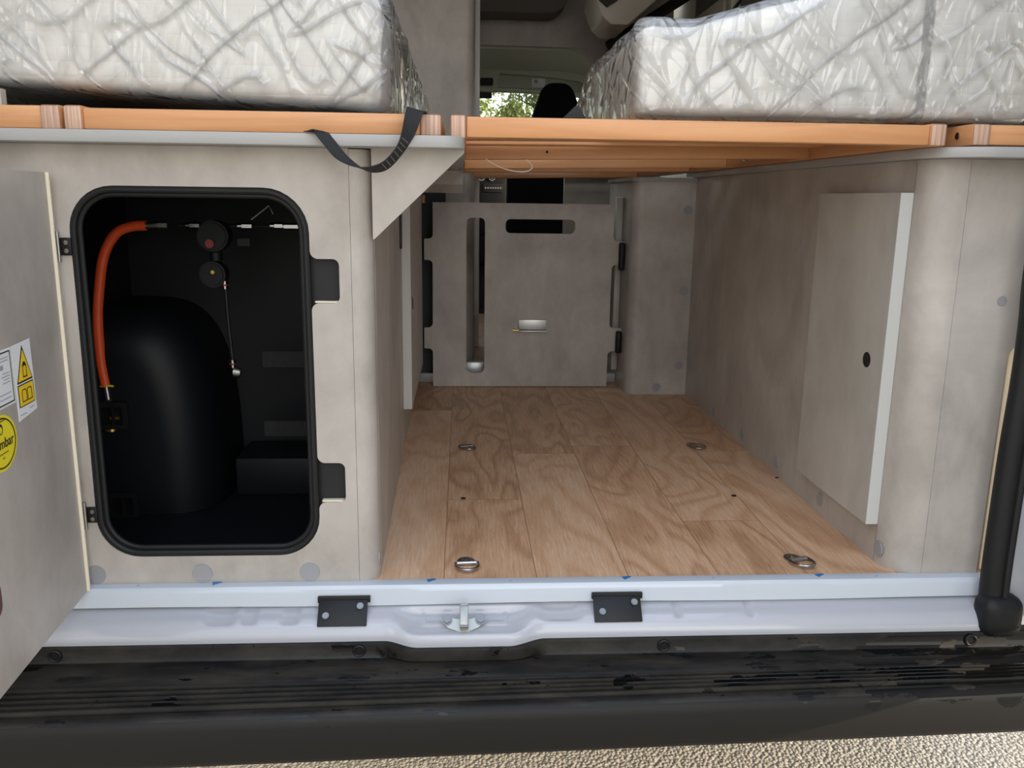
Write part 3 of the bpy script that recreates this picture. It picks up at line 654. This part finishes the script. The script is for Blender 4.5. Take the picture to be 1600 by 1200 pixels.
# right side: sliding door trim, overhead locker, pillar
ol_ = thing('side_overhead_locker', 'beige overhead locker end with rounded bottom at the top right of centre', 'locker', (.75, 2.3, 1.3))
obj('locker_shell', plate([rpoly([(.505, 1.60), (.512, 1.385), (.545, 1.31, .03), (.578, 1.284, .02), (.645, 1.284, .03), (.78, 1.40), (.93, 1.60)])], 'xz', 2.2, 2.5, .006), 'beige_metal', ol_)
obj('dark_vent', plate([rpoly([(.525, 1.372), (.56, 1.345), (.60, 1.372), (.62, 1.42), (.525, 1.42)])], 'xz', 2.18, 2.199), 'black_plastic', ol_)
sd_ = thing('sliding_door', 'beige metal side door frame with dark track above the right mattress', 'door', (.98, 2.0, .7))
obj('door_skin', box(1.0, 1.02, .9, 2.55, .72, 1.79), 'dark_liner', sd_)
def rib(y0, y1, z0, z1, r=.03, w=.06):
    return plate([rrect(y0, y1, z0, z1, r), rrect(y0 + w, y1 - w, z0 + w, z1 - w, r * .7)], 'yz', .965, 1.0, .005)
obj('frame_rib', rib(2.02, 2.50, .80, 1.36), 'beige_metal', sd_)
obj('frame_rib', rib(1.50, 1.98, .80, 1.42), 'beige_metal', sd_)
obj('frame_rib', box(.96, 1.0, 1.25, 1.46, .72, 1.79, .01), 'laminate', sd_)
obj('frame_rib', box(.97, 1.0, 1.12, 1.2, .72, 1.79, .01), 'beige_metal', sd_)
obj('track', tube([Vector((.63, 2.55, 1.265)), Vector((.80, 2.35, 1.36)), Vector((.90, 2.0, 1.40))], .022, 8), 'black_plastic', sd_)
obj('grab_rail', tube([Vector((.955, 2.05, 1.24)), Vector((.955, 1.55, 1.34))], .006, 8), 'black_plastic', sd_)
obj('latch_lever', tube([Vector((.955, 1.95, 1.34)), Vector((.94, 1.86, 1.345)), Vector((.94, 1.80, 1.40)), Vector((.955, 1.80, 1.345))], .005, 6), 'black_plastic', sd_)
tag(obj('door_pillar_seal', box(.635, .685, 2.6, 2.66, .80, 1.27, .01), 'black_plastic'), 'black vertical pillar below the beige overhead locker, left of the right mattress', 'pillar')

# ================================================================== BED FRAMES
def rail(bedp, x0, x1, y0, y1, z0, z1):
    r = obj('side_rail', box(x0, x1, y0, y1, z0, z1, .003), 'beech_y', bedp)
    obj('end_grain', box(x0 + .0008, x1 - .0008, y0 - .0012, y0 + .001, z0 + .0008, z1 - .0008, .002), 'beech_end', r)
    return r
Z0, Z1 = .706, .7365
b1 = thing('slatted_bed', 'orange beech bed frame resting on the left shelf', 'bed frame', (-.3, .6, Z0))
rail(b1, -.560, -.535, -.024, 1.70, Z0, Z1 + .003); rail(b1, -.060, -.030, -.024, 1.70, Z0, Z1)
for y in (-.022, .68, 1.28): obj('cross_board', box(-.535, -.060, y, y + .020, Z0 + .001, Z1, .003), 'beech_x', b1)
b2 = thing('slatted_bed', 'short orange bed frame end at the far left, beside the left bed frame', 'bed frame', (-.72, .6, Z0))
rail(b2, -.592, -.565, -.024, 1.70, Z0, Z1 + .003); obj('cross_board', box(-.84, -.592, -.022, -.002, Z0 + .001, Z1 + .002, .003), 'beech_x', b2)
obj('mattress_stop', box(-.672, -.655, .0, .015, Z1, Z1 + .026), 'beige_metal', b2)
b3 = thing('slatted_bed', 'orange beech bed frame bridging the aisle, its cross boards visible from below', 'bed frame', (.36, 1.0, Z0))
rail(b3, -.017, .006, -.024, 2.22, Z0 - .003, Z1); rail(b3, .700, .724, -.024, 2.22, Z0 - .002, Z1)
obj('cross_board', box(.006, .700, -.022, 0, Z0 - .001, Z1 - .002, .003), 'beech_x', b3)
def sag(bm, k=.0125):
    for v in bm.verts: v.co.z -= k * (.70 - v.co.x) / .7
    return bm
for y in (.43, .98, 1.36, 2.17): obj('cross_board', sag(box(.006, .700, y, y + .022, Z0 - .001, Z1 - .002, .003)), 'beech_x', b3)
for k in range(14):
    y = .06 + k * .15
    if not any(abs(y - q) < .05 for q in (.43, .98, 1.36, 2.17)): obj('slat', sag(box(.006, .700, y, y + .06, .724, .731, .001), .006), 'beech_x', b3)
obj('screw_hole', cyl((.168, .4285, .7095), (.168, .4305, .7095), .0025, 12), 'dark_hole', b3)
for y in (.45, .80, 1.10): obj('corner_screws', box(.692, .7, y, y + .03, .715, .722), 'zinc', b3)
b4 = thing('slatted_bed', 'orange beech bed frame end at the far right with a screw in its rail', 'bed frame', (.9, .6, Z0))
rail(b4, .765, .792, -.024, 1.3, Z0, Z1 + .001); obj('cross_board', box(.792, 1.01, -.022, -.002, Z0 + .001, Z1, .003), 'beech_x', b4)
obj('rail_screw', cyl((.7655, .015, .722), (.763, .015, .722), .0055, 12), 'chrome', b4)
tag(obj('string_loop', tube(spline([(.047, .425, .6945), (.068, .425, .682), (.095, .425, .673), (.125, .425, .671), (.139, .425, .679), (.133, .425, .689), (.126, .425, .6945)], 6), .0011, 6), 'thread'), 'thin pale string loop hanging under the aisle bed frame', 'string')

# straps
sp1 = spline([(-.215, -.038, .7078), (-.200, -.052, .7075), (-.187, -.062, .694), (-.166, -.068, .671), (-.137, -.072, .657), (-.109, -.072, .661), (-.087, -.068, .684), (-.075, -.060, .710), (-.067, -.042, .7385), (-.064, -.015, .7395), (-.063, .03, .7395)], 8)
def wd(t):
    a = .35 + 1.0 * sstep(.1, .45, t) - .35 * sstep(.5, .8, t)
    if t < .12: return (.25, 1, 0)
    if t > .88: return (1, .0, 0)
    k = sstep(.12, .30, t) * (1 - sstep(.36, .56, t)); q = sstep(.56, .86, t)
    base = Vector((.55, .75, .15)).lerp(Vector((.25, .95, -.35)), sstep(.25, .5, t)).lerp(Vector((1, .25, -.2)), q)
    return base
ts = tag(obj('tension_strap', strip(sp1, .024, wd), 'strap_black'), 'black woven strap hanging in a loop over the left shelf edge', 'strap'); ts['_w'] = [0, 0, 0]
bm = None
for k in range(7):
    p = sp1[40 + k * 2] if 40 + k * 2 < len(sp1) else sp1[-1]
    w = Vector(wd((40 + k * 2) / (len(sp1) - 1))).normalized() * .009
    bm = tube([p - w + Vector((0, -.0016, .0)), p + w + Vector((0, -.0016, .0))], .0008, 6, bm=bm)
obj('stitching', bm, 'strap_stitch', ts)
sp2 = spline([(.150, .0, .7375), (.172, -.008, .739), (.178, .02, .748), (.172, .06, .765), (.166, .12, .76), (.164, .2, .74)], 6)
tag(obj('strap_end', plate([rpoly([(.148, .7355), (.182, .7355), (.172, .752, .003), (.166, .753, .003)])], 'xz', -.012, -.006, .001), 'strap_black'), 'small black strap end on the aisle bed board below the headrest', 'strap')

# ================================================================== MATTRESSES
def soft_box(x0, x1, y0, y1, z0, z1, step, amp, seed, r=.02, ridge=0, zfun=None):
    b = bmesh.new(); nx, ny, nz = [max(2, int((q - p) / step)) for p, q in ((x0, x1), (y0, y1), (z0, z1))]
    vs = {}
    def V(i, j, k):
        if (i, j, k) not in vs: vs[(i, j, k)] = b.verts.new((x0 + (x1 - x0) * i / nx, y0 + (y1 - y0) * j / ny, z0 + (z1 - z0) * k / nz))
        return vs[(i, j, k)]
    for i in range(nx):
        for j in range(ny):
            for k in (0, nz): b.faces.new((V(i, j, k), V(i + 1, j, k), V(i + 1, j + 1, k), V(i, j + 1, k)))
    for i in range(nx):
        for k in range(nz):
            for j in (0, ny): b.faces.new((V(i, j, k), V(i + 1, j, k), V(i + 1, j, k + 1), V(i, j, k + 1)))
    for j in range(ny):
        for k in range(nz):
            for i in (0, nx): b.faces.new((V(i, j, k), V(i, j + 1, k), V(i, j + 1, k + 1), V(i, j, k + 1)))
    for v in b.verts:
        c = Vector((min(max(v.co.x, x0 + r), x1 - r), min(max(v.co.y, y0 + r), y1 - r), min(max(v.co.z, z0 + r), z1 - r)))
        d = v.co - c
        if d.length > 1e-6: v.co = c + d.normalized() * r
        nn = d.normalized() if d.length > 1e-6 else Vector((0, 0, 1))
        s = Vector((seed, seed * 2.3, 0))
        q = v.co * 7 + s
        h = amp * noise.noise(q)
        if ridge:
            warp = Vector((noise.noise(v.co * 4 + s), noise.noise(v.co * 4 - s), noise.noise(v.co * 4 + s * 2))) * .8
            for fq, am in ((5, 1.0), (11, .5)):
                h += ridge * am * max(0, 1 - abs(noise.noise(v.co * fq + warp * 1.6 + s)) * 7)
        v.co += nn * h
        if zfun: v.co = Vector(zfun(v.co))
    return b
def tiltL(c): return (c.x, c.y, c.z + .030 * sstep(-.12, -.70, c.x) * 0 + max(0, (-.117 - c.x)) * .05)
m1 = thing('mattress', 'white quilted mattress in crinkled clear plastic on the left bed frame', 'mattress', (-.4, .6, .745))
obj('mattress_core', soft_box(-.80, -.122, .03, 1.50, .748, .912, .02, .003, 1, .018, 0, tiltL), 'mattress_white', m1, angle=80)
obj('plastic_wrap', soft_box(-.83, -.106, .018, 1.56, .742, .925, .0075, .003, 4, .02, .0016, tiltL), 'plastic_wrap', m1, angle=180)
def bag2(c):
    x, y, z = c
    if z > .80: z += max(0, x - .345) * .27 * sstep(.80, .88, z)
    if y > .5: z -= (z - .745) * .6 * sstep(.5, .85, y)
    return (x, y, z)
m2 = thing('mattress', 'white mattress in clear plastic lying on the aisle bed frame, left end visible', 'mattress', (.5, .6, .745))
obj('mattress_core', soft_box(.270, .709, .028, .64, .752, .876, .015, .003, 2, .013, 0, bag2), 'mattress_white', m2, angle=80)
obj('plastic_wrap', soft_box(.258, .712, .014, .76, .741, .884, .0075, .003, 9, .014, .0018, bag2), 'plastic_wrap', m2, angle=180)
m3 = thing('mattress', 'white mattress in clear plastic at the far right, standing higher than its neighbour', 'mattress', (.9, .6, .745))
obj('mattress_core', soft_box(.703, .93, .028, 1.30, .750, .99, .02, .003, 3, .008), 'mattress_white', m3, angle=80)
obj('plastic_wrap', soft_box(.699, .936, .012, 1.33, .741, 1.0, .0075, .003, 12, .010, .0018), 'plastic_wrap', m3, angle=180)

# ================================================================== LASHING RINGS, FLOOR HOLES
def lashing(label):
    t = thing('lashing_ring', label, 'ring', (0, 0, 0), 'steel lashing rings on the floor')
    hexa = [(.0155 * math.cos(a), .012 + .017 * math.sin(a)) for a in [2 * math.pi * k / 24 for k in range(24)]]
    obj('base_plate', plate([hexa], 'xy', .0003, .003, .0008), 'chrome', t)
    obj('rivet', cyl((0, .014, .003), (0, .014, .0055), .005, 12, bev=.001), 'zinc', t)
    obj('hinge_tube', cyl((-.0165, -.002, .005), (.0165, -.002, .005), .0042, 12), 'chrome', t)
    pts = [Vector((-.019, -.002, .005))] + [Vector((.019 * math.cos(a), -.012 + .024 * math.sin(a), .005 + .002 * math.sin(-a))) for a in [math.pi + math.pi * k / 14 for k in range(15)]] + [Vector((.019, -.002, .005))]
    obj('ring', tube(pts, .0028, 10), 'chrome', t)
    return t
ra = lashing('steel lashing ring on the floor near the sill, left one of the front pair')
ra.location = (.008, .060, 0); ra.rotation_euler.z = .08
for (x, y, rz, lb) in ((.590, .058, .30, 'steel lashing ring on the floor near the sill, right one of the front pair'),
                       (.010, .765, .35, 'small steel lashing ring further back on the floor, at the left'),
                       (.598, .765, .30, 'small steel lashing ring further back on the floor, at the right')):
    c = copy_tree(ra); c.location = (x, y, 0); c.rotation_euler.z = rz; c['label'] = lb
for (x, y, r, lb) in ((.003, .393, .0055, 'black plug in the floor between the two left rings'), (.584, .397, .0055, 'black plug in the floor between the two right rings'), (.722, .515, .004, 'tiny black plug in the floor against the right cabinet')):
    tag(obj('floor_plug', cyl((x, y, .0), (x, y, .0008), r, 16), 'dark_hole'), lb, 'floor plug')

# ================================================================== REAR SILL
st = thing('sill_trim', 'pale film-covered metal trim strip along the rear edge of the wood floor', 'trim', (.1, -.02, 0))
b = sweep_profile([(.004, .0015), (-.008, .0025), (-.017, .0015), (-.0215, -.003), (-.0225, -.008), (-.0235, -.030), (-.019, -.031), (-.010, -.02)], -.70, .888, 60,
                  lambda x, y, z, k: (x, y, z + .0012 * math.sin(x * 9) * (k > 3)))
obj('trim_strip', b, 'trim_film', st)
for x in (-.392, -.045, .280, .610):
    obj('film_remnant', plate([[(x - .013, -.001), (x - .002, .0015), (x + .003, -.001), (x - .010, -.011)]], 'xy', .0028, .0034), 'film_blue', st)
for x in (-.52, .08, .42, .70): obj('trim_rivet', cyl((x, -.010, .001), (x, -.010, .0032), .002, 10), 'ink_grey', st)

ds_ = thing('door_sill', 'white painted metal rear door sill with pressed shapes below the trim', 'sill', (.1, -.05, -.06))
PR = [(-.010, -.030), (-.020, -.0335), (-.028, -.036), (-.036, -.039), (-.044, -.043), (-.051, -.048), (-.0565, -.0545), (-.0605, -.062), (-.062, -.070), (-.0615, -.079), (-.056, -.086), (-.03, -.09)]
def sillf(x, y, z, k):
    s = k / (len(PR) - 1)
    m_ = sstep(-.125, -.07, x) * (1 - sstep(.075, .135, x))
    y2 = y - .016 * m_ * sstep(.2, .6, s); z2 = z - .004 * m_ * sstep(.4, .8, s)
    # latch pocket: upper surface pressed in
    p = sstep(-.115, -.065, x) * (1 - sstep(.075, .12, x)); q = sstep(.10, .22, s) * (1 - sstep(.42, .60, s))
    z2 -= .009 * p * q; y2 += .004 * p * q
    dx = abs(x - .005) - .066; dq = abs(s - .27) * .11 - .012
    z2 += .0022 * math.exp(-(max(dx, dq) / .0025) ** 2)
    # smaller pressings
    for (c, w, dp) in ((-.385, .022, .004), (-.34, .012, .003), (-.275, .014, .004), (.16, .03, .006), (.355, .006, .0025), (.475, .006, .0025)):
        z2 -= dp * math.exp(-((x - c) / w) ** 4) * sstep(.0, .12, s) * (1 - sstep(.35, .5, s))
    return (x, y2, z2)
def dens(P, n=4): return [tuple(v[:2]) for v in spline([(a, b, 0) for a, b in P], n)]
PR0 = PR; PR = dens(PR0, 4)
obj('sill_panel', sweep_profile(PR, -.72, .915, 640, sillf), 'van_white', ds_, angle=80)

sk = thing('door_striker', 'silver door latch striker bolted in the middle of the white sill', 'latch', (.003, -.06, -.05))
def tiltp(bm, cz=-.05, cy=-.056, a=.75):
    bm.transform(Matrix.Translation((0, cy, cz)) @ Matrix.Rotation(-a, 4, 'X') @ Matrix.Translation((0, 0, 0))); return bm
pl_ = plate([rpoly([(-.035, .006, .006), (-.031, .014, .004), (-.008, .008), (.014, .008), (.037, .014, .004), (.041, .006, .006), (.026, -.006, .005), (.008, -.013, .003), (-.002, -.013, .003), (-.022, -.006, .005)])], 'xz', -.003, 0)
obj('striker_plate', tiltp(pl_), 'zinc', sk)
obj('striker_loop', tiltp(box(-.003, .010, -.022, -.003, -.010, -.005, .001, bm=box(-.003, .010, -.022, -.018, -.010, .026, .001, bm=box(-.003, .010, -.022, .0, .022, .028, .001)))), 'zinc', sk)
for x in (-.024, .030): obj('bolt', tiltp(cyl((x, -.003, .007), (x, -.008, .007), .0065, 6, bm=cyl((x, -.003, .007), (x, -.0045, .007), .009, 16))), 'bolt_steel', sk)

def buffer(x0, x1, lb):
    t = thing('sill_buffer', lb, 'bracket', ((x0 + x1) / 2, -.03, -.03), 'black buffer plates on the sill')
    b = box(x0 + .002, x1 - .004, -.002, .0025, -.022, .020, .001)
    b.transform(Matrix.Translation((0, -.0415, -.0335)) @ Matrix.Rotation(-.75, 4, 'X'))
    obj('plate', b, 'black_plastic', t)
    obj('lip', box(x0, x1, -.030, -.0245, -.0225, -.012, .001), 'black_plastic', t)
    for (u, w) in ((.18, -.006), (.82, .009)):
        x = x0 + (x1 - x0) * u
        s_ = cyl((x, -.002, w), (x, -.0065, w), .0055, 14, bev=.001); s_.transform(Matrix.Translation((0, -.0415, -.0335)) @ Matrix.Rotation(-.75, 4, 'X'))
        obj('screw', s_, 'bolt_steel', t)
    return t
buffer(-.232, -.148, 'black screwed plate on the sill, left of the silver striker')
buffer(.213, .297, 'black screwed plate on the sill, right of the silver striker')

# ================================================================== BUMPER STEP
bp_ = thing('rear_bumper', 'black ribbed plastic rear bumper step spanning the foreground', 'bumper', (.1, -.13, -.1))
BP = [(-.050, -.070), (-.0655, -.074), (-.0665, -.078), (-.067, -.094), (-.070, -.0985), (-.085, -.100), (-.118, -.1005), (-.121, -.103), (-.124, -.1045)]
y = -.128
for k in range(5):
    BP += [(y, -.1055), (y - .0015, -.0995), (y - .0045, -.0995), (y - .0060, -.1055)]; y -= .0118
BP += [(-.188, -.1035), (-.194, -.1045), (-.200, -.108), (-.204, -.115), (-.206, -.125), (-.207, -.150), (-.206, -.172), (-.203, -.180), (-.195, -.184), (-.18, -.182), (-.17, -.17)]
def bumpf(x, y, z, k):
    m_ = sstep(-.135, -.075, x) * (1 - sstep(.08, .145, x))
    if k < 4:
        y -= .0165 * m_; z -= .004 * m_
    f_ = sstep(-.07, -.20, y) if y < -.07 else 0
    y += f_ * (.0277 * (x - .07)) - .0
    return (x, y, z - .003 * f_ * 0)
obj('bumper_skin', sweep_profile(BP, -.86, 1.06, 200, bumpf), 'bumper_plastic', bp_, angle=50)
for x in (-.632, -.163, .327, .842):
    b = tube([Vector((x + .0085 * math.cos(a), -.0690, -.086 + .0085 * math.sin(a))) for a in [2 * math.pi * k / 20 for k in range(20)]], .0022, 8, closed=True)
    cyl((x, -.066, -.086), (x, -.069, -.086), .0065, 16, bm=b)
    obj('bumper_clip', b, 'black_plastic', bp_)

# ================================================================== RIGHT OPENING EDGE
ps = thing('pillar_trim', 'cream metal strip of the rear door frame beside the right cabinet', 'trim', (.92, .03, 0))
obj('strip_panel', box(.884, .96, .020, .05, -.02, .46, .006), 'beige_metal', ps)
sl_ = thing('door_seal', 'thick black rubber door seal running up the right edge', 'seal', (.9, -.05, 0))
sp3 = spline([(.884, -.045, -.05), (.881, -.045, .02), (.881, -.045, .13), (.882, -.045, .24), (.885, -.045, .34), (.885, -.045, .43), (.882, -.045, .55), (.90, -.045, .75), (.905, -.045, 1.75)], 8)
obj('seal_tube', tube(sp3, .019, 14), 'rubber', sl_)
obj('seal_lip', tube([p + Vector((.012, -.016, 0)) for p in sp3], .007, 8), 'black_plastic', sl_)
obj('seal_boot', soft_box(.858, .925, -.078, -.028, -.082, -.012, .008, .004, 5, .02), 'rubber', sl_)
tag(obj('body_corner_panel', box(.903, .96, -.048, -.022, -.088, 1.75, .004), 'van_white'), 'white painted body corner strip right of the black door seal at the frame edge', 'panel')
rd = thing('rear_door', 'white opened right rear door of the van, just outside the right frame edge, lengthened to block the sun', 'door', (.99, -.1, .3))
obj('door_shell', box(.965, 1.015, -1.15, -.03, -.04, 1.75, .015, 3), 'van_white', rd)  # unseen; made longer than a real door to keep sun off the locker
rd2 = thing('rear_door', 'white opened left rear door of the van, just outside the left frame edge', 'door', (-.8, -.4, .3))
obj('door_shell', box(-.86, -.80, -.86, -.03, -.09, 1.75, .02, 3), 'van_white', rd2)

# ================================================================== TREES BEYOND THE WINDSCREEN
def tree(x, y, h, w, lb, seed):
    rnd = random.Random(seed); t = thing('conifer', lb, 'tree', (x, y, ZG), 'trees beyond the windscreen')
    obj('trunk', cyl((x, y, ZG), (x + .1, y, ZG + h * .95), .09, 10, r2=.03), 'bark', t)
    b = bmesh.new()
    for k in range(95):
        z = ZG + h * (.12 + .88 * rnd.random()); rr = w * (1.05 - .75 * (z - ZG) / h) * rnd.uniform(.3, 1); a = rnd.uniform(0, 2 * math.pi)
        c = Vector((x + rr * math.cos(a), y + rr * math.sin(a), z)); s = rnd.uniform(.10, .20)
        for q in range(120):
            d = Vector((rnd.gauss(0, 1), rnd.gauss(0, 1), rnd.gauss(0, .8))); p = c + d * s * .6
            u = Vector((rnd.uniform(-1, 1), rnd.uniform(-1, 1), rnd.uniform(-1, 1))).normalized(); v_ = u.orthogonal().normalized()
            L_ = rnd.uniform(.02, .05)
            b.faces.new([b.verts.new(p + u * L_), b.verts.new(p + v_ * L_ * .5), b.verts.new(p - u * L_), b.verts.new(p - v_ * L_ * .5)])
    me = bpy.data.meshes.new('foliage'); b.to_mesh(me); b.free()
    return obj('foliage', me, 'leaf', t, smooth=False)
tree(.12, 10.5, 5.4, .95, 'green conifer seen through the windscreen, left one', 3)
tree(1.10, 11.0, 5.4, .60, 'green conifer seen through the windscreen, just left of the headrest', 5)
tree(.72, 12.0, 2.35, .9, 'low yellowish bush between the conifers seen through the windscreen', 9)

for o in bpy.data.objects:
    if '_w' in o: del o['_w']
